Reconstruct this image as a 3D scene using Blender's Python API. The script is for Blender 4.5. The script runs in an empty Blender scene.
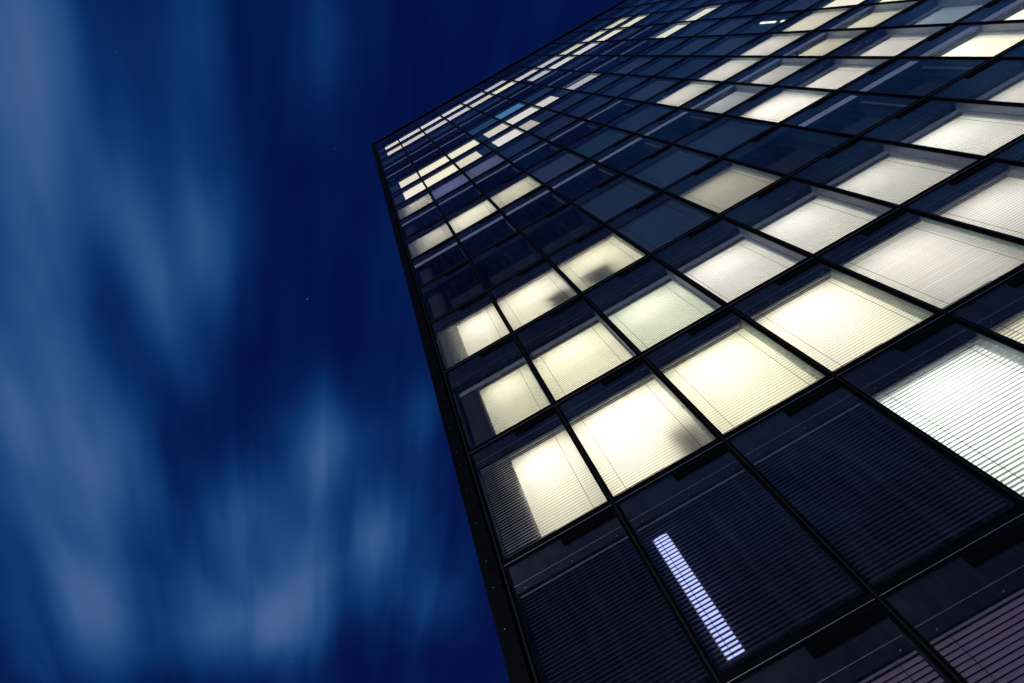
import bpy, math, random
from mathutils import Vector, Matrix
random.seed(7)
sc = bpy.context.scene
COL = sc.collection
R = math.radians

# ------------------------------------------------------------------ dimensions
EYE = 1.6                                   # camera height
FY = 9.25                                   # facade plane: glass face stands at y = FY
X0, W = -2.53, 2.685                        # corner mullion, bay width
NC = 16
ZS = [EYE + z for z in [-.5, 3.2, 6.9, 10.5, 14.7] + [18.45 + 3.7*i for i in range(14)]]
NR = len(ZS) - 1                            # 17 transom lines -> rows 0..17
TOP = EYE + 67.7
OPEN_TOP = 2.97                             # head of the opening above each floor line

# ------------------------------------------------------------------ materials
def newmat(name):
    m = bpy.data.materials.new(name); m.use_nodes = True
    nt = m.node_tree; nt.nodes.clear()
    out = nt.nodes.new('ShaderNodeOutputMaterial')
    return m, nt, out

def principled(name, col, rough=.5, metal=0., spec=.5, var=.0, scale=3., bump=0.):
    m, nt, out = newmat(name)
    b = nt.nodes.new('ShaderNodeBsdfPrincipled')
    b.inputs['Roughness'].default_value = rough
    b.inputs['Metallic'].default_value = metal
    b.inputs['Specular IOR Level'].default_value = spec
    b.inputs['Base Color'].default_value = (*col, 1)
    if var > 0:
        tc = nt.nodes.new('ShaderNodeTexCoord')
        n = nt.nodes.new('ShaderNodeTexNoise'); n.inputs['Scale'].default_value = scale
        n.inputs['Detail'].default_value = 6
        nt.links.new(tc.outputs['Object'], n.inputs['Vector'])
        r = nt.nodes.new('ShaderNodeMapRange')
        r.inputs['From Min'].default_value = .3; r.inputs['From Max'].default_value = .7
        r.inputs['To Min'].default_value = 1 - var; r.inputs['To Max'].default_value = 1 + var
        nt.links.new(n.outputs['Fac'], r.inputs['Value'])
        mx = nt.nodes.new('ShaderNodeVectorMath'); mx.operation = 'SCALE'
        mx.inputs[0].default_value = col
        nt.links.new(r.outputs['Result'], mx.inputs['Scale'])
        nt.links.new(mx.outputs['Vector'], b.inputs['Base Color'])
        r2 = nt.nodes.new('ShaderNodeMapRange')
        r2.inputs['To Min'].default_value = max(.02, rough - .12); r2.inputs['To Max'].default_value = min(1, rough + .12)
        nt.links.new(n.outputs['Fac'], r2.inputs['Value'])
        nt.links.new(r2.outputs['Result'], b.inputs['Roughness'])
        if bump:
            bp = nt.nodes.new('ShaderNodeBump'); bp.inputs['Strength'].default_value = bump
            bp.inputs['Distance'].default_value = .01
            nt.links.new(n.outputs['Fac'], bp.inputs['Height'])
            nt.links.new(bp.outputs['Normal'], b.inputs['Normal'])
    nt.links.new(b.outputs[0], out.inputs[0])
    return m

def emission(name, col, s):
    m, nt, out = newmat(name)
    e = nt.nodes.new('ShaderNodeEmission')
    e.inputs[0].default_value = (*col, 1); e.inputs[1].default_value = s
    nt.links.new(e.outputs[0], out.inputs[0])
    return m

def blind_mat(name, col, trans, gloss=.04, tcol=None):
    """painted slats, thin enough to glow when a lamp stands behind them"""
    m, nt, out = newmat(name)
    d = nt.nodes.new('ShaderNodeBsdfDiffuse'); d.inputs[0].default_value = (*col, 1)
    t = nt.nodes.new('ShaderNodeBsdfTranslucent'); t.inputs[0].default_value = (*(tcol or [min(1, c*1.25) for c in col]), 1)
    mx = nt.nodes.new('ShaderNodeMixShader'); mx.inputs[0].default_value = trans
    nt.links.new(d.outputs[0], mx.inputs[1]); nt.links.new(t.outputs[0], mx.inputs[2])
    g = nt.nodes.new('ShaderNodeBsdfGlossy'); g.inputs['Roughness'].default_value = .32
    m2 = nt.nodes.new('ShaderNodeMixShader'); m2.inputs[0].default_value = gloss
    nt.links.new(mx.outputs[0], m2.inputs[1]); nt.links.new(g.outputs[0], m2.inputs[2])
    nt.links.new(m2.outputs[0], out.inputs[0])
    return m

def glass_mat():
    m, nt, out = newmat('window_glass')
    lw = nt.nodes.new('ShaderNodeLayerWeight'); lw.inputs['Blend'].default_value = .5
    p = nt.nodes.new('ShaderNodeMath'); p.operation = 'POWER'; p.inputs[1].default_value = 4.6
    nt.links.new(lw.outputs['Facing'], p.inputs[0])
    r = nt.nodes.new('ShaderNodeMapRange'); r.inputs['To Min'].default_value = .085; r.inputs['To Max'].default_value = .95
    nt.links.new(p.outputs[0], r.inputs['Value'])
    tr = nt.nodes.new('ShaderNodeBsdfTransparent'); tr.inputs[0].default_value = (.85, .865, .85, 1)
    tc = nt.nodes.new('ShaderNodeTexCoord')
    gl = nt.nodes.new('ShaderNodeBsdfGlossy'); gl.inputs['Roughness'].default_value = .03
    gl.inputs[0].default_value = (.92, .96, 1, 1)
    mx = nt.nodes.new('ShaderNodeMixShader')
    nt.links.new(r.outputs['Result'], mx.inputs[0])
    nt.links.new(tr.outputs[0], mx.inputs[1]); nt.links.new(gl.outputs[0], mx.inputs[2])
    # a thin film of street dust that scatters a little light
    df = nt.nodes.new('ShaderNodeBsdfDiffuse'); df.inputs[0].default_value = (.5, .5, .5, 1)
    n2 = nt.nodes.new('ShaderNodeTexNoise'); n2.inputs['Scale'].default_value = 2.2; n2.inputs['Detail'].default_value = 8
    mp = nt.nodes.new('ShaderNodeMapping'); mp.inputs['Scale'].default_value = (2.5, 1, .35)
    nt.links.new(tc.outputs['Object'], mp.inputs[0]); nt.links.new(mp.outputs[0], n2.inputs['Vector'])
    r3 = nt.nodes.new('ShaderNodeMapRange'); r3.inputs['From Min'].default_value = .45; r3.inputs['From Max'].default_value = .8
    r3.inputs['To Min'].default_value = .004; r3.inputs['To Max'].default_value = .03
    nt.links.new(n2.outputs['Fac'], r3.inputs['Value'])
    m3 = nt.nodes.new('ShaderNodeMixShader')
    nt.links.new(r3.outputs['Result'], m3.inputs[0]); nt.links.new(mx.outputs[0], m3.inputs[1]); nt.links.new(df.outputs[0], m3.inputs[2])
    nt.links.new(m3.outputs[0], out.inputs[0])
    return m

M = {}
M['black'] = principled('black_anodised_aluminium', (.004, .0045, .006), .55, .0, .03, .35, 9, .1)
M['rubber'] = principled('black_rubber_gasket', (.006, .006, .007), .7, 0, .3)
M['spandrel'] = principled('dark_enamelled_panel', (.014, .016, .022), .3, 0, .4, .25, 2.5)
M['void'] = principled('black_vent_opening', (.002, .002, .002), .9, 0, .1)
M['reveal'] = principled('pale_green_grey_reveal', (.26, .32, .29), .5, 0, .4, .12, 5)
M['reveal_dark'] = principled('unlit_reveal', (.035, .042, .05), .5, 0, .4, .12, 5)  # reveal darkened in colour for unlit bays
M['reveal_mid'] = principled('lit_blue_reveal', (.30, .33, .36), .45, 0, .4, .12, 5)  # blue-grey edge glow of lit panes put into the reveal colour
M['inner'] = principled('grey_inner_frame', (.20, .21, .22), .45, 0, .4, .1, 6)
M['bead'] = principled('bare_aluminium_bead', (.34, .34, .36), .35, .6, .5, .1, 20)
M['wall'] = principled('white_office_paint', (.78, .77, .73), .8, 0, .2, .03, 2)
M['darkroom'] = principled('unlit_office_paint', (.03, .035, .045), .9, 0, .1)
M['slat'] = blind_mat('pale_slats', (.60, .60, .58), .4)
M['screen'] = blind_mat('pale_blind_far', (.74, .74, .72), .6)
M['slat_unlit'] = blind_mat('unlit_blue_slats', (.07, .125, .19), .05, .05)  # darkened, bluer copies of the pale slats for blinds without light behind
M['slat_unlit_teal'] = blind_mat('unlit_teal_slats', (.06, .15, .20), .05, .05)
M['slat_unlit_pale'] = blind_mat('unlit_pale_slats', (.13, .19, .26), .05, .05)
M['slat_brown'] = blind_mat('dark_bronze_slats', (.05, .048, .062), .22, .08, (.40, .40, .46))
M['slat_streetlit'] = blind_mat('streetlit_mauve_slats', (.34, .26, .37), .1, .05)  # pinkish street light is put into this slat colour
M['shade'] = blind_mat('white_roller_shade', (.80, .80, .78), .72, .02)
M['bundle'] = blind_mat('stacked_slats', (.72, .79, .93), .03, .08)
M['cord'] = principled('blind_cord', (.03, .03, .035), .8, 0, .2)
M['glass'] = glass_mat()
M['wallside'] = principled('dark_side_cladding', (.015, .016, .02), .35, 0, .5, .2, 1.5)
M['ground'] = principled('grey_plaza_paving', (.11, .11, .115), .8, 0, .3, .25, 1.2)
M['roofing'] = principled('grey_roof_felt', (.06, .06, .062), .9, 0, .2, .2, 2)
M['box'] = principled('brown_board', (.55, .48, .38), .8, 0, .2, .15, 4)
M['leaf'] = principled('green_leaf', (.05, .09, .03), .5, 0, .4, .25, 12)
M['pot'] = principled('terracotta_grey_pot', (.14, .10, .085), .6, 0, .3, .15, 8)
M['drape'] = principled('heavy_grey_drape', (.10, .10, .11), .9, 0, .1, .15, 8)
M['pier'] = principled('dark_grey_pier', (.035, .038, .045), .8, 0, .2, .15, 3)
M['lampmetal'] = principled('white_lamp_metal', (.6, .6, .6), .4, 0, .4)

HUE = {'n': (1, .96, .91), 'w': (1, .92, .76), 'y': (1, .94, .71), 'g': (.97, 1, .80), 'p': (1, .93, .88), 'c': (.93, .96, 1),
       'b': (.16, .50, 1), 'v': (.26, .29, 1), 's': (.55, .72, .9)}
_em = {}
def light_mat(h, s):
    k = (h, round(s, 3))
    if k not in _em:
        _em[k] = emission('lit_ceiling_panel', HUE[h], s)
    return _em[k]
def glow_mat(h, s):
    k = ('glow', h, round(s, 3))
    if k not in _em:
        _em[k] = emission('glowing_blind', HUE[h], s); _em[k].cycles.emission_sampling = 'NONE'  # room light put into the blind as emission, no lamp behind
    return _em[k]

# ------------------------------------------------------------------ mesh builder
class MB:
    def __init__(self): self.v, self.f, self.m, self.mats = [], [], [], []
    def mi(self, mat):
        if mat not in self.mats: self.mats.append(mat)
        return self.mats.index(mat)
    def quad(self, pts, mat):
        b = len(self.v); self.v += [tuple(p) for p in pts]
        self.f.append(tuple(range(b, b+len(pts)))); self.m.append(self.mi(mat))
    def box(self, x0, x1, y0, y1, z0, z1, mat, skip=''):
        b = len(self.v)
        self.v += [(x0,y0,z0),(x1,y0,z0),(x1,y1,z0),(x0,y1,z0),(x0,y0,z1),(x1,y0,z1),(x1,y1,z1),(x0,y1,z1)]
        k = self.mi(mat)
        for n, q in (('f',(0,1,5,4)),('k',(2,3,7,6)),('l',(3,0,4,7)),('r',(1,2,6,5)),('t',(4,5,6,7)),('b',(3,2,1,0))):
            if n in skip: continue
            self.f.append(tuple(b+i for i in q)); self.m.append(k)
    def add(self, o, off):
        b = len(self.v); ks = [self.mi(m) for m in o.mats]
        self.v += [(x+off[0], y+off[1], z+off[2]) for x, y, z in o.v]
        self.f += [tuple(b+i for i in f) for f in o.f]; self.m += [ks[k] for k in o.m]
    def build(self, name, parent=None, loc=(0,0,0), smooth=False):
        me = bpy.data.meshes.new(name); me.from_pydata(self.v, [], self.f)
        for m in self.mats: me.materials.append(m)
        me.polygons.foreach_set('material_index', self.m)
        if smooth: me.polygons.foreach_set('use_smooth', [True]*len(self.f))
        me.update()
        o = bpy.data.objects.new(name, me); COL.objects.link(o)
        o.location = loc
        if parent: o.parent = parent
        return o

def bevel(o, w=.006):
    b = o.modifiers.new('edge', 'BEVEL'); b.width = w; b.segments = 2; b.limit_method = 'ANGLE'

def tag(o, label, cat, group=None):
    o['label'] = label; o['category'] = cat
    if group: o['group'] = group

def empty(name, loc):
    o = bpy.data.objects.new(name, None); COL.objects.link(o); o.location = loc; o.empty_display_size = .3
    return o

# ------------------------------------------------------------------ camera
f, th = 512., 331.7
P = math.atan(f/th); roll = R(29.75)
e1 = Vector((1,0,0)); e2 = Vector((0,-math.sin(P),math.cos(P))); fw = Vector((0,math.cos(P),math.sin(P)))
cr, sr = math.cos(roll), math.sin(roll)
rv = cr*e1 - sr*e2; uv = sr*e1 + cr*e2
CM = Matrix((rv, uv, -fw)).transposed()
cd = bpy.data.cameras.new('camera'); cam = bpy.data.objects.new('camera', cd); COL.objects.link(cam)
cd.sensor_width = 36; cd.lens = 18; cd.clip_start = .05; cd.clip_end = 3000
mw = CM.to_4x4(); mw.translation = (0,0,EYE); cam.matrix_world = mw
sc.camera = cam
def project(p):
    v = CM.transposed() @ (Vector(p) - Vector((0,0,EYE)))
    if -v.z < .1: return None
    return (512 + 512*v.x/-v.z, 341.5 - 512*v.y/-v.z)

# ------------------------------------------------------------------ bays: what stands in each window
# kinds: 'L' outer blind down, room lit   'I' room lit behind an inner shade   'C' room lit, no blind
#        'S' unlit, slats stacked under the head   'D' unlit, blind down   'E' unlit, dark, no blind
SPEC = {}
def put(r, s):
    """'col:kind,hue,strength,tilt;...'"""
    for t in s.split(';'):
        c, k = t.strip().split(':'); SPEC[(int(c), r)] = k.split(',')
put(0, '0:M;1:M;2:M;3:M;4:M;5:M')
put(1, '0:B;1:B;2:B;3:L,c,1.5,46;4:L,w,.9,46;5:B')
put(2, '0:L,w,2.0,48;1:L,w,1.6,48;2:L,y,1.35,48;3:L,w,1.35,48;4:L,p,2.0,80;5:L,p,.7,47;6:D')
put(3, '0:I,y,1.2;1:I,y,.95;2:I,g,.8;3:I,n,.8;4:I,n,.75;5:I,n,.6;6:I,n,.85;7:I,p,.55;8:D')
put(4, '0:L,w,2.3,48;1:L,w,1.3,49;2:L,y,1.1,49;3:D;4:L,y,.42,49;5:E;6:S;7:S;8:T,w,1.3;9:T,w,1.1;10:D')
put(5, '0:E;1:E;2:E;3:D;4:D;5:D;6:L,p,1.0,48;7:I,p,1.1;8:I,p,1.0;9:I,s,.42;10:T,w,1.3;11:D')
put(6, '0:S;1:S;2:S;3:S;4:S;5:S;6:T,c,.55;7:T,p,.8;8:T,y,1.0;9:T,y,1.2;10:L,w,1.2,48;11:D')
put(7, '0:L,w,1.2,48;1:L,w,1.3,48;2:L,y,.8,48;3:D;4:D;5:D;6:L,p,1.0,48;7:L,p,1.15,48;8:L,p,1.1,48;9:L,w,1.3,48;10:L,w,1.2,48;11:D')
put(8, '0:S;1:S;2:S;3:S;4:S;5:S;6:D;7:D;8:D;9:D;10:D;11:D')
put(9, '0:L,w,2.0,48;1:L,v,.6,48;2:L,v,.35,48;3:D;4:D')
put(10, '0:L,w,1.2,48;1:L,y,1.2,48;2:L,y,.95,48,0-.72;3:L,p,1.0,48,.22-1;4:L,p,.6,48,0-.5;5:D;6:D')
put(11, '0:L,w,1.1,48;1:L,y,1.25,48;2:L,y,1.2,48;3:L,w,.9,48,.3-1;4:L,p,1.0,48;5:L,p,.9,48,0-.66;6:T,c,.6;7:S;8:S;9:T,g,1.1;10:T,g,1.1')
put(12, '0:S;1:S;2:S;3:L,b,.12,48;4:L,b,.5,48;5:L,b,.07,48;6:S;7:S;8:S;9:S')
put(13, '0:S;1:S;2:S;3:S;4:S;5:S;6:S;7:D;8:S')
put(14, '6:L,c,.8,48,.25-1;7:L,p,1.1,48;8:L,p,1.1,48;9:L,y,1.3,48;10:L,y,1.3,48')
put(15, '0:L,w,1.1,48;1:L,p,1.0,48;2:L,p,.95,48;3:L,p,1.0,48;4:L,w,1.0,48;5:L,y,1.3,48;6:L,p,1.0,48;7:L,p,.9,48;8:L,y,1.05,48;9:L,y,1.2,48;10:L,y,1.05,48')
put(16, '0:L,w,1.2,48;1:L,p,1.15,48;2:L,p,1.2,48;3:L,p,1.2,48;4:L,c,1.0,48;5:L,c,.9,48')
def spec(c, r):
    return SPEC.get((c, r), ['E'] if r == 17 else ['D'])
GAIN, GLOW = 14.0, 1.3

# ------------------------------------------------------------------ one window
def slats(mb, x0, x1, zt, zb, y, tilt, mat, pitch=.075, wid=.08, segs=3, jit=.035):
    """venetian blind: curved slats, ladder cords, head rail and bottom bar"""
    n = int((zt - .06 - zb)/pitch)
    a = R(tilt); k = mb.mi(mat); rnd = random.Random(int(x0*100 + zt*977 + y*31))
    for i in range(n):
        zc = zt - .06 - (i+.5)*pitch + rnd.uniform(-.002, .002)
        aa = a + rnd.uniform(-jit, jit); b = len(mb.v)
        sag0, sag1 = rnd.uniform(-.004, .003), rnd.uniform(-.004, .003)
        for j in range(segs+1):
            t = j/segs - .5
            s = t*wid; c = .009*(1 - 4*t*t)
            # t=-.5 outer edge (towards the street) lies lower when tilted
            yy = y + s*math.cos(a) - c*math.sin(aa); zz = zc + s*math.sin(aa) + c*math.cos(aa)
            mb.v += [(x0, yy, zz+sag0), (x1, yy, zz+sag1)]
        for j in range(segs):
            q = b + 2*j
            mb.f.append((q, q+1, q+3, q+2)); mb.m.append(k)
    for u in (.13, .87):
        xc = x0 + (x1-x0)*u
        mb.box(xc-.005, xc+.005, y-wid*.5-.004, y-wid*.5-.001, zb, zt-.03, M['cord'])
    mb.box(x0, x1, y-.035, y+.035, zt-.05, zt, M['inner'])
    mb.box(x0+.01, x1-.01, y-.03, y+.03, zb-.03, zb, M['inner'])

def window_parts(c, r, fine):
    """mesh builders, local to the bay's lower corner (x right, y inwards from the glass, z up)"""
    H = ZS[r+1] - ZS[r]; ot = OPEN_TOP if H < 4 else OPEN_TOP + .16
    S = spec(c, r); k = S[0]
    hue = S[1] if len(S) > 1 else 'w'; st = float(S[2]) if len(S) > 2 else 0; tilt = float(S[3]) if len(S) > 3 else .9
    lit = st > 0
    el = math.atan((ZS[r] + 1.4 - EYE)/FY)
    def cover(cv, pitch=.075, wid=.08):
        return math.degrees(el + math.asin(min(.995, cv*pitch*math.cos(el)/wid)))
    a, b = .05, W - .05                    # clear between the mullions
    fr = MB()
    # gasket and slim sash round the pane
    for (x0, x1, z0, z1) in ((a, a+.03, .06, H-.06), (b-.03, b, .06, H-.06), (a+.03, b-.03, .06, .09), (a+.03, b-.03, H-.09, H-.06)):
        fr.box(x0, x1, -.018, .03, z0, z1, M['black'])
    # head: enamelled panel with its soffit, aluminium bead, vent step
    fr.box(a, b, .05, .46, ot, H-.1, M['spandrel'], 'k')
    if fine:
        fr.box(a+.05, b-.05, .034, .05, ot+.16, ot+.172, M['bead'])
        for u in (.12, .52, .9):
            fr.box(W*u-.012, W*u+.012, .03, .05, ot+.02, ot+.045, M['bead'])
        fr.box(a+.03, W*.5, .04, .052, .15, .162, M['cord'])
        fr.box(W*.5-.006, W*.5+.006, .04, .052, .09, .15, M['cord'])
    dark = k in 'SDEFBM'
    rev = M['reveal'] if k == 'L' else M['reveal_mid'] if not dark else M['reveal_dark']  # reveal colour follows how the bay is lit
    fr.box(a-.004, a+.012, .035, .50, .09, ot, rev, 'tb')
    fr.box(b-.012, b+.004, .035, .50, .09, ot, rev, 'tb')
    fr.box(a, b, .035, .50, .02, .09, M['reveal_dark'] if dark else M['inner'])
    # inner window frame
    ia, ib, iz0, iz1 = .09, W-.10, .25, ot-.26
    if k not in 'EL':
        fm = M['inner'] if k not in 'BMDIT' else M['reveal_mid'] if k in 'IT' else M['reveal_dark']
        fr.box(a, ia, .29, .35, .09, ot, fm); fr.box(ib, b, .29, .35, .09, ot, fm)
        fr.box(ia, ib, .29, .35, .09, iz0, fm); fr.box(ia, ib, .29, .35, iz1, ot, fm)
    # the room behind
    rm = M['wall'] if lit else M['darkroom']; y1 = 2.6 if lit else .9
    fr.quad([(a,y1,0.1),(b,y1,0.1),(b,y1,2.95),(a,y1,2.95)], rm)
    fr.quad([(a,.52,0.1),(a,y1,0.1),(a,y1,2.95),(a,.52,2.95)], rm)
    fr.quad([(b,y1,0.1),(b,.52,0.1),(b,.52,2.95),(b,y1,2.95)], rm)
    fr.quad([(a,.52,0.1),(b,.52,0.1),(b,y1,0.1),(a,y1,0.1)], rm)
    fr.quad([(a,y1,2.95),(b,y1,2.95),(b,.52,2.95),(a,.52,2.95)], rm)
    parts = {'window': fr}
    g = MB(); g.quad([(a+.01,0,.07),(b-.01,0,.07),(b-.01,0,H-.07),(a+.01,0,H-.07)], M['glass']); parts['glass_pane'] = g
    v = MB()
    v.box(W*.51, W-.085, -.024, .02, H-.30, H-.13, M['void']); parts['vent'] = v
    bl = MB(); zt = ot - .005; by = .17
    if k in 'LDBM':
        mat = {'L': M['slat'], 'D': M['slat_unlit'], 'B': M['slat_brown'], 'M': M['slat_streetlit']}[k]
        if k == 'D': mat = M[random.Random(c*31+r*17).choice(['slat_unlit', 'slat_unlit', 'slat_unlit_teal', 'slat_unlit_pale'])]
        tl = {'L': tilt, 'D': cover(1.04), 'B': 48, 'M': 58}[k]
        if fine: slats(bl, a+.03, b-.03, zt, .14, by, tl, mat)
        else:
            f0, f1 = (float(q) for q in S[4].split('-')) if len(S) > 4 else (0, 1)
            gx = .95 if c == 0 and k == 'L' else max(a+.03, W*f0); gy = min(b-.03, W*f1)
            bl.quad([(gx,by,.1),(gy,by,.1),(gy,by,zt),(gx,by,zt)], glow_mat(hue, st*GLOW) if k == 'L' else mat)
            if gy < b-.1: bl.quad([(gy,by,.1),(b-.03,by,.1),(b-.03,by,zt),(gy,by,zt)], M['slat_unlit'])  # dark panels imitate the room glow fading along the pane
            if gx > .2: bl.quad([(a+.03,by,.1),(gx,by,.1),(gx,by,zt),(a+.03,by,zt)], M['slat_unlit'])
    if k in 'ST':
        # slats drawn up into a stack below the head
        n = 9 if fine else 1; z0, z1 = ot-.36, ot-.02
        for i in range(n):
            h = (z1-z0)/n
            bl.box(a+.05, b-.05, .075+.006*(i % 2), .16, z0+i*h+(.004 if n > 1 else 0), z0+(i+1)*h, M['bundle'])
        bl.box(a+.04, b-.04, .07, .165, z0-.035, z0-.002, M['inner'])
    if k in 'IT':
        sh = MB(); yq, zq = (.46, iz1+.1) if r < 8 else (.19, ot-.42)
        sh.quad([(ia-.02,yq,.2),(ib+.02,yq,.2),(ib+.02,yq,zq),(ia-.02,yq,zq)], M['shade'] if r < 8 else glow_mat(hue, st*GLOW)); parts['sheer_curtain'] = sh  # far shade emits by itself in place of lamp light
        if fine: slats(bl, ia-.02, ib+.02, iz1+.02, .30, .395, 41, M['slat'], .075, .08, jit=.07)
    if k == 'L' and fine:
        sh = MB(); ys = .36 if r < 4 else .28; xs0 = .95 if c == 0 else a+.03
        sh.quad([(xs0,ys,.1),(b-.03,ys,.1),(b-.03,ys,2.94),(xs0,ys,2.94)], M['shade']); parts['sheer_curtain'] = sh
    if k == 'F':
        bl.quad([(W*.3,.32,.5),(W*.72,.32,.5),(W*.72,.32,2.1),(W*.3,.32,2.1)], M['slat_unlit'])
    if bl.v: parts['blind'] = bl
    if lit and (fine or k != 'L') and not (k == 'T' and r >= 8):
        l = MB(); s = st*GAIN
        xl = 1.2 if c == 0 else .6
        l.quad([(xl,2.3,2.93),(W-.6,2.3,2.93),(W-.6,.95,2.93),(xl,.95,2.93)], light_mat(hue, s*((.85 if r < 5 else .85 if r >= 14 else 1.0 if r >= 9 else 1.7) if k == 'L' else .9 if r < 4 else 1.3))); parts['ceiling_panel'] = l
    return parts

# ------------------------------------------------------------------ tower
tower = empty('office_tower', (X0, FY, 0))
tag(tower, 'dark glass office tower seen from its foot at night, some windows lit and others dark', 'office building')
XR = W*NC
for i in range(NC+1):
    m = MB(); x = W*i
    m.box(x-.05, x+.05, 0, .53, .3, TOP-EYE*0-.45, M['black'])
    m.box(x-.035, x+.035, -.045, 0, .3, TOP-.45, M['black'], 'k')
    m.box(x-.012, x+.012, -.049, -.045, .3, TOP-.45, M['rubber'], 'k')
    m.build('mullion', tower)
for j in range(NR+1):
    m = MB(); z = ZS[j]
    m.box(-.04, XR+.04, -.03, .34, z-.05, z+.05, M['black'])
    m.box(-.04, XR+.04, -.036, -.03, z-.062, z-.052, M['bead'])
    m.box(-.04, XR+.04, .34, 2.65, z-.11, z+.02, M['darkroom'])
    m.build('transom', tower)
# corner strip with its joints and screw heads
m = MB()
for j in range(-1, NR):
    z0 = .3 if j < 0 else ZS[j]; z1 = ZS[j+1]
    m.box(-.46, -.10, -.055, .53, z0+.006, z1-.006, M['black'])
    for dz in (.25, 1.3, 2.4, 3.3):
        if z0+dz < z1: m.box(-.30, -.285, -.060, -.055, z0+dz, z0+dz+.015, M['bead'])
m.box(-.44, -.09, -.03, .5, .3, TOP-.45, M['rubber'])
m.build('corner_strip', tower)
m = MB(); m.box(-.48, XR+.3, -.07, 18, TOP-.45, TOP, M['black']); o = m.build('parapet', tower)
m = MB(); m.box(-.50, XR+.3, -.09, 18, TOP-.001, TOP+.05, M['bead']); m.build('coping', tower)
m = MB(); m.box(-.48, XR+.1, -.06, 18, 0, .95, M['wallside']); m.build('plinth', tower)
m = MB(); m.box(-.455, -.30, .53, 18, .95, TOP-.45, M['wallside'])
for j in range(NR+1): m.box(-.475, -.455, .53, 18, ZS[j]-.05, ZS[j]+.05, M['black'])
for i in range(7): m.box(-.49, -.455, .6+2.7*i, .7+2.7*i, .95, TOP-.45, M['black'])
m.build('side_wall', tower)
m = MB(); m.box(-.30, XR+.1, 17.7, 17.95, .95, TOP-.45, M['wallside']); m.build('rear_wall', tower)
m = MB(); m.box(XR+.08, XR+.2, .2, 17.7, .95, TOP-.45, M['wallside']); m.build('end_wall', tower)
m = MB(); m.box(-.3, XR, .6, 17.6, TOP-.6, TOP-.46, M['roofing']); m.build('roof', tower)
# concrete corner pier that stands just inside the first bay
m = MB()
n = 10
prof = [(.07, .32), (.55, .32)] + [(.55+.33*math.sin(t*math.pi/2/n), .32+.33*(1-math.cos(t*math.pi/2/n))) for t in range(1, n+1)] + [(.88, 1.1), (.07, 1.1)]
for q in range(len(prof)):
    p0, p1 = prof[q], prof[(q+1) % len(prof)]
    m.quad([(p0[0],p0[1],.95),(p1[0],p1[1],.95),(p1[0],p1[1],TOP-.6),(p0[0],p0[1],TOP-.6)], M['pier'])
m.build('corner_pier', tower)

# windows: the 100 that show largest are parts of their own, the rest one part
def visible_area(c, r):
    x0 = X0 + W*c; pts = [project((x0+dx, FY, ZS[r]+dz)) for dx, dz in ((0,0),(W,0),(W,3.7),(0,3.7))]
    if any(p is None for p in pts): return 0
    poly = pts
    def clip(poly, ins, cut):
        o = []
        for i in range(len(poly)):
            A, B = poly[i-1], poly[i]
            if ins(B):
                if not ins(A): o.append(cut(A, B))
                o.append(B)
            elif ins(A): o.append(cut(A, B))
        return o
    for ax, lim, sgn in ((0,0,1),(0,1024,-1),(1,0,1),(1,683,-1)):
        if not poly: return 0
        def cut(A, B, ax=ax, lim=lim):
            t = (lim-A[ax])/(B[ax]-A[ax]); return (A[0]+t*(B[0]-A[0]), A[1]+t*(B[1]-A[1]))
        poly = clip(poly, lambda p: sgn*(p[ax]-lim) >= 0, cut)
    return abs(sum(poly[i-1][0]*poly[i][1]-poly[i][0]*poly[i-1][1] for i in range(len(poly))))/2 if poly else 0
area = {(c, r): visible_area(c, r) for c in range(NC) for r in range(NR)}
order = sorted((k for k in area), key=lambda k: -area[k])
big = set(order[:100])
rest = MB()
for (c, r) in order:
    seen = area[(c, r)] > 0
    own = (c, r) in big
    if not own and not seen:
        # outside the picture: a plain dark bay so that the tower is whole from the side
        H = ZS[r+1]-ZS[r]; q = MB()
        q.box(.07, W-.07, .05, .3, .06, H-.06, M['spandrel'], 'k')
        q.quad([(.08,0,.07),(W-.08,0,.07),(W-.08,0,H-.07),(.08,0,H-.07)], M['glass'])
        rest.add(q, (W*c, 0, ZS[r])); continue
    parts = window_parts(c, r, own and area[(c, r)] > 500)
    if own:
        w = parts.pop('window').build('window', tower, (W*c, 0, ZS[r]))
        for n_, mb in parts.items(): mb.build(n_, w)
    else:
        for mb in parts.values(): rest.add(mb, (W*c, 0, ZS[r]))
o = rest.build('window', tower); o['kind'] = 'stuff'
o['label'] = 'small windows high up the tower'

# ------------------------------------------------------------------ things standing in the windows
def at(c, r, u, y, z): return (X0 + W*(c+u), FY+y, ZS[r]+z)

t = empty('tube_lamp', at(1, 1, .175, .36, .2))
m = MB(); n = 12
for i in range(n):
    a0, a1 = 2*math.pi*i/n, 2*math.pi*(i+1)/n
    m.quad([(.15*math.cos(a0),.05*math.sin(a0),.1),(.15*math.cos(a1),.05*math.sin(a1),.1),(.15*math.cos(a1),.05*math.sin(a1),2.6),(.15*math.cos(a0),.05*math.sin(a0),2.6)], emission('cool_tube', (.44,.50,1), 1.7))
m.build('tube', t, smooth=True)
m = MB(); m.box(-.17,.17,-.06,.06,0,.1,M['lampmetal']); m.box(-.17,.17,-.06,.06,2.6,2.68,M['lampmetal']); m.box(-.17,.17,.06,.09,0,2.68,M['lampmetal'])
m.build('fitting', t)
tag(t, 'upright tube lamp glowing blue white behind dark slats in an unlit window', 'lamp')

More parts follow.
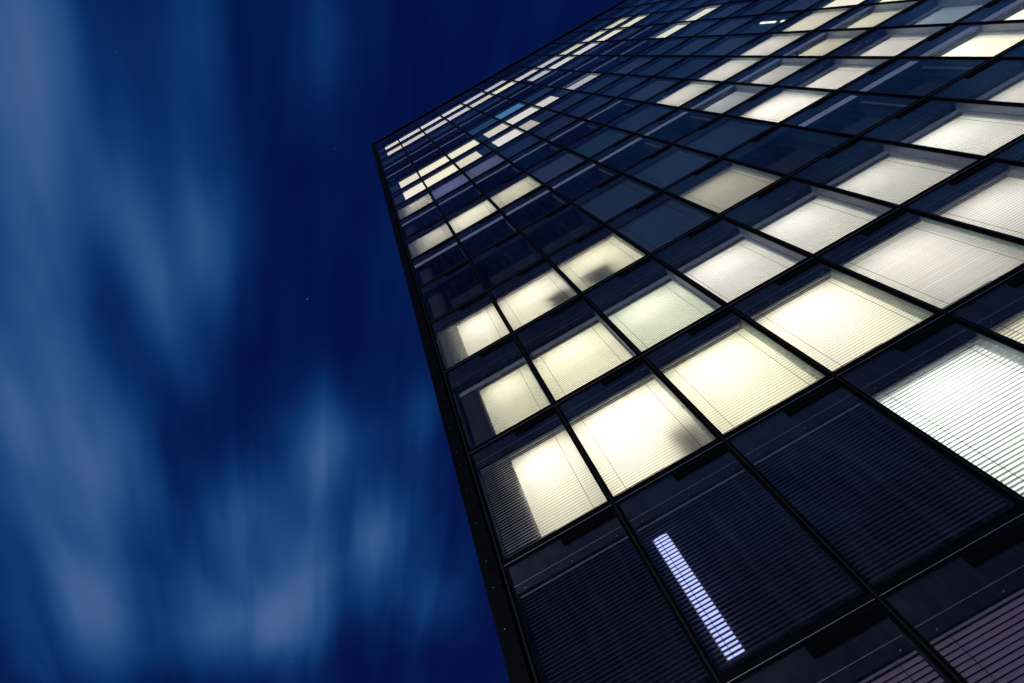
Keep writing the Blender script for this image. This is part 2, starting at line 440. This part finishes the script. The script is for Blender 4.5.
def cabinet(c, r, u, w, top, label):
    """office cabinet standing by the window behind the sheer curtain"""
    e = empty('cabinet', at(c, r, u, .46 if r > 3 else .56, .10))
    m = MB(); m.box(-w/2, w/2, 0, .40, .06, top, M['box']); o = m.build('carcass', e); bevel(o)
    for sx in (-1, 1):
        m = MB(); m.box(sx*w/4-w/4+.01, sx*w/4+w/4-.01, -.018, 0, .10, top-.03, M['box']); d = m.build('door', e)
        m = MB(); m.box(sx*.05-.01, sx*.05+.01, -.035, -.018, top*.5, top*.5+.14, M['lampmetal']); m.build('handle', d)
    m = MB(); m.box(-w/2-.02, w/2+.02, -.03, .41, top, top+.03, M['inner']); m.build('worktop', e)
    m = MB(); m.box(-w/2+.03, w/2-.03, .02, .38, .0, .06, M['black']); m.build('base', e)
    tag(e, label, 'cabinet'); return e
cabinet(1, 4, .76, .8, 1.35, 'soft dark cabinet low in the cream window just above the grey striped one')
cabinet(2, 4, .40, 1.0, 1.45, 'soft dark cabinet in the small cream window touching the darkest navy bays')
cabinet(1, 2, .80, .6, 1.15, 'cabinet dimly seen behind the large cream window over the glowing tube lamp')

# linear ceiling lamps seen through clear glass high up
m0 = None
for i, (u, y, z, L, lab) in enumerate([(.66, .5, 1.9, 1.3, 'long white ceiling lamp glowing in an otherwise dark upper window'),
                                       (.67, .5, .62, .3, 'short white ceiling lamp below the long one in the same dark upper window')]):
    e = empty('ceiling_lamp', at(9, 8, u, .10, z))
    m = MB(); m.box(-.07, .07, 0, .05, -L*.5, L*.5, emission('lamp_diffuser', (.92, 1, .82), 2.2)); m.build('diffuser', e)
    m = MB(); m.box(-.12, .12, .05, .08, -L*.5-.02, L*.5+.02, M['lampmetal']); m.build('housing', e)
    tag(e, lab, 'lamp')

# ------------------------------------------------------------------ ground
m = MB(); m.box(-900, 900, -900, 900, -.5, 0, M['ground'], 'b'); g = m.build('ground'); g['kind'] = 'structure'

# ------------------------------------------------------------------ sky
wd = bpy.data.worlds.new('World'); sc.world = wd; wd.use_nodes = True
nt = wd.node_tree; nt.nodes.clear(); L = nt.links
def N(t, **k):
    n = nt.nodes.new(t)
    for a, v in k.items(): setattr(n, a, v)
    return n
def math_(op, a, b=None, clamp=False):
    n = N('ShaderNodeMath', operation=op, use_clamp=clamp)
    for i, v in enumerate((a, b)):
        if v is None: continue
        if isinstance(v, (int, float)): n.inputs[i].default_value = v
        else: L.new(v, n.inputs[i])
    return n.outputs[0]
SUN_EL, SUN_AZ = R(14), R(200)
sky = N('ShaderNodeTexSky', sky_type='NISHITA', sun_disc=False)
sky.sun_elevation = R(2); sky.sun_rotation = SUN_AZ
tc = N('ShaderNodeTexCoord'); sep = N('ShaderNodeSeparateXYZ'); L.new(tc.outputs['Generated'], sep.inputs[0])
zc = math_('MAXIMUM', sep.outputs[2], .12)
qx = math_('DIVIDE', sep.outputs[0], zc); qy = math_('DIVIDE', sep.outputs[1], zc)
# wind direction over the ground: clouds are drawn out along T
T = Vector((.588, -.809)).normalized(); Bv = Vector((-T.y, T.x))
al = math_('ADD', math_('MULTIPLY', qx, T.x), math_('MULTIPLY', qy, T.y))
ac = math_('ADD', math_('MULTIPLY', qx, Bv.x), math_('MULTIPLY', qy, Bv.y))
def cloud_plane(px, py):
    d = CM @ Vector(((px-512)/512, (341.5-py)/512, -1)); q = Vector((d.x/d.z, d.y/d.z)); return q.dot(T), q.dot(Bv)
def streaks(sa, sb, off, detail, rough):
    cb = N('ShaderNodeCombineXYZ'); L.new(math_('MULTIPLY', al, sa), cb.inputs[0]); L.new(math_('MULTIPLY', ac, sb), cb.inputs[1]); cb.inputs[2].default_value = off
    n = N('ShaderNodeTexNoise'); n.inputs['Scale'].default_value = 1; n.inputs['Detail'].default_value = detail; n.inputs['Roughness'].default_value = rough
    n.inputs['Distortion'].default_value = .25
    L.new(cb.outputs[0], n.inputs['Vector']); return n.outputs['Fac']
n1 = streaks(1.1, 6.5, 3.1, 3, .5); n2 = streaks(.9, 12, 8.7, 2, .5); n3 = streaks(2.2, 3.2, 1.7, 2, .5)
# drifting banks of cloud, each with a place and a size on the cloud layer
BANKS = [((20,60),(.24,.075),.75), ((40,250),(.28,.07),.6), ((125,215),(.12,.04),.5), ((160,300),(.13,.045),.65), ((205,240),(.20,.055),.85), ((190,20),(.12,.05),.4),
         ((315,45),(.13,.06),.45), ((110,440),(.20,.065),.8), ((90,600),(.22,.08),.75), ((235,510),(.18,.06),.75), ((260,630),(.18,.14),.7),
         ((330,450),(.17,.08),1.0), ((370,540),(.18,.09),.7), ((440,600),(.18,.08),.6), ((195,370),(.10,.04),.4), ((20,430),(.2,.06),.5),
         ((420,420),(.14,.06),.5), ((310,580),(.36,.30),.95), ((90,600),(.45,.20),.6), ((50,250),(.6,.13),.4), ((190,200),(.4,.12),.25), ((385,260),(.2,.05),.22), ((-150,300),(.5,.25),.6), ((300,800),(.4,.35),.8)]
ADDED_BANKS = [((.55, -.6), (.45, .30), .6), ((1.1, -.5), (.6, .3), .6), ((.5, -1.5), (.9, .6), .8), ((1.6, -1.0), (.8, .5), .8)]   # unseen cloud added to brighten the glass: x, y per unit of height
tot = None
places = [(cloud_plane(*p), sz, am) for p, sz, am in BANKS] + [((Vector(p).dot(T), Vector(p).dot(Bv)), sz, am) for p, sz, am in ADDED_BANKS]
for (a0, b0), (sa, sb), amp in places:
    da = math_('DIVIDE', math_('SUBTRACT', al, a0), sa); db = math_('DIVIDE', math_('SUBTRACT', ac, b0), sb)
    r2 = math_('ADD', math_('MULTIPLY', da, da), math_('MULTIPLY', db, db))
    gsn = math_('MULTIPLY', math_('POWER', 2.71828, math_('MULTIPLY', r2, -1.0)), amp)
    tot = gsn if tot is None else math_('ADD', tot, gsn)
tex = math_('ADD', math_('ADD', math_('MULTIPLY', n1, .75), math_('MULTIPLY', n2, .3)), math_('MULTIPLY', n3, .45))   # about .78 on average
dens = math_('ADD', math_('MULTIPLY', tot, math_('ADD', math_('MULTIPLY', tex, .80), .18)), math_('MULTIPLY', math_('SUBTRACT', tex, .68), .95))
dens = math_('MULTIPLY', math_('SUBTRACT', dens, .02), .76)
ramp = N('ShaderNodeValToRGB'); L.new(dens, ramp.inputs[0])
ramp.color_ramp.interpolation = 'B_SPLINE'
el = ramp.color_ramp.elements
el[0].position = 0; el[0].color = (.0006, .0030, .048, 1)
el[1].position = 1; el[1].color = (.062, .125, .300, 1)
for p_, c_ in ((.25, (.0012, .0135, .092)), (.5, (.005, .045, .165)), (.75, (.020, .080, .225))):
    e_ = el.new(p_); e_.color = (*c_, 1)
# stars
smap = N('ShaderNodeMapping'); smap.inputs['Scale'].default_value = (.55, 1, 1); smap.inputs['Rotation'].default_value = (0, 0, R(20)); L.new(tc.outputs['Generated'], smap.inputs[0])
vo = N('ShaderNodeTexVoronoi', feature='F1'); vo.inputs['Scale'].default_value = 26
L.new(smap.outputs[0], vo.inputs['Vector'])
st = math_('LESS_THAN', vo.outputs['Distance'], .016)
sepc = N('ShaderNodeSeparateColor'); L.new(vo.outputs['Color'], sepc.inputs[0])
st = math_('MULTIPLY', st, math_('GREATER_THAN', sepc.outputs[0], .25))
st = math_('MULTIPLY', st, math_('MULTIPLY', sepc.outputs[1], .35))
scol = N('ShaderNodeMix', data_type='RGBA', blend_type='ADD'); scol.inputs[0].default_value = 1
L.new(ramp.outputs[0], scol.inputs[6])
cmb = N('ShaderNodeCombineColor'); L.new(math_('MULTIPLY', st, .8), cmb.inputs[0]); L.new(math_('MULTIPLY', st, .9), cmb.inputs[1]); L.new(st, cmb.inputs[2])
L.new(cmb.outputs[0], scol.inputs[7])
b1 = N('ShaderNodeBackground'); L.new(sky.outputs[0], b1.inputs[0]); b1.inputs[1].default_value = .0015
b2 = N('ShaderNodeBackground'); L.new(scol.outputs[2], b2.inputs[0]); b2.inputs[1].default_value = 1.0
ad = N('ShaderNodeAddShader'); L.new(b1.outputs[0], ad.inputs[0]); L.new(b2.outputs[0], ad.inputs[1])
wo = N('ShaderNodeOutputWorld'); L.new(ad.outputs[0], wo.inputs[0])

# faint warm light of the town and moon falling on the front
sd = bpy.data.lights.new('sun', 'SUN'); so = bpy.data.objects.new('sun', sd); COL.objects.link(so)
sd.energy = 1.1; sd.angle = R(6); sd.color = (.84, .84, 1)
dirv = Vector((math.sin(SUN_AZ)*math.cos(SUN_EL), math.cos(SUN_AZ)*math.cos(SUN_EL), math.sin(SUN_EL)))   # towards the light
so.rotation_euler = dirv.to_track_quat('Z', 'Y').to_euler()
so.location = (-5, -10, 20)

# ------------------------------------------------------------------ render settings
sc.view_settings.view_transform = 'Standard'; sc.view_settings.look = 'None'
sc.view_settings.exposure = 0; sc.view_settings.gamma = 1
sc.render.engine = 'CYCLES'
sc.cycles.use_denoising = True
try: sc.cycles.denoiser = 'OPENIMAGEDENOISE'
except Exception: pass
sc.cycles.max_bounces = 8; sc.cycles.diffuse_bounces = 4; sc.cycles.glossy_bounces = 3; sc.cycles.transparent_max_bounces = 12
sc.cycles.sample_clamp_indirect = 6
sc.cycles.caustics_reflective = False; sc.cycles.caustics_refractive = False
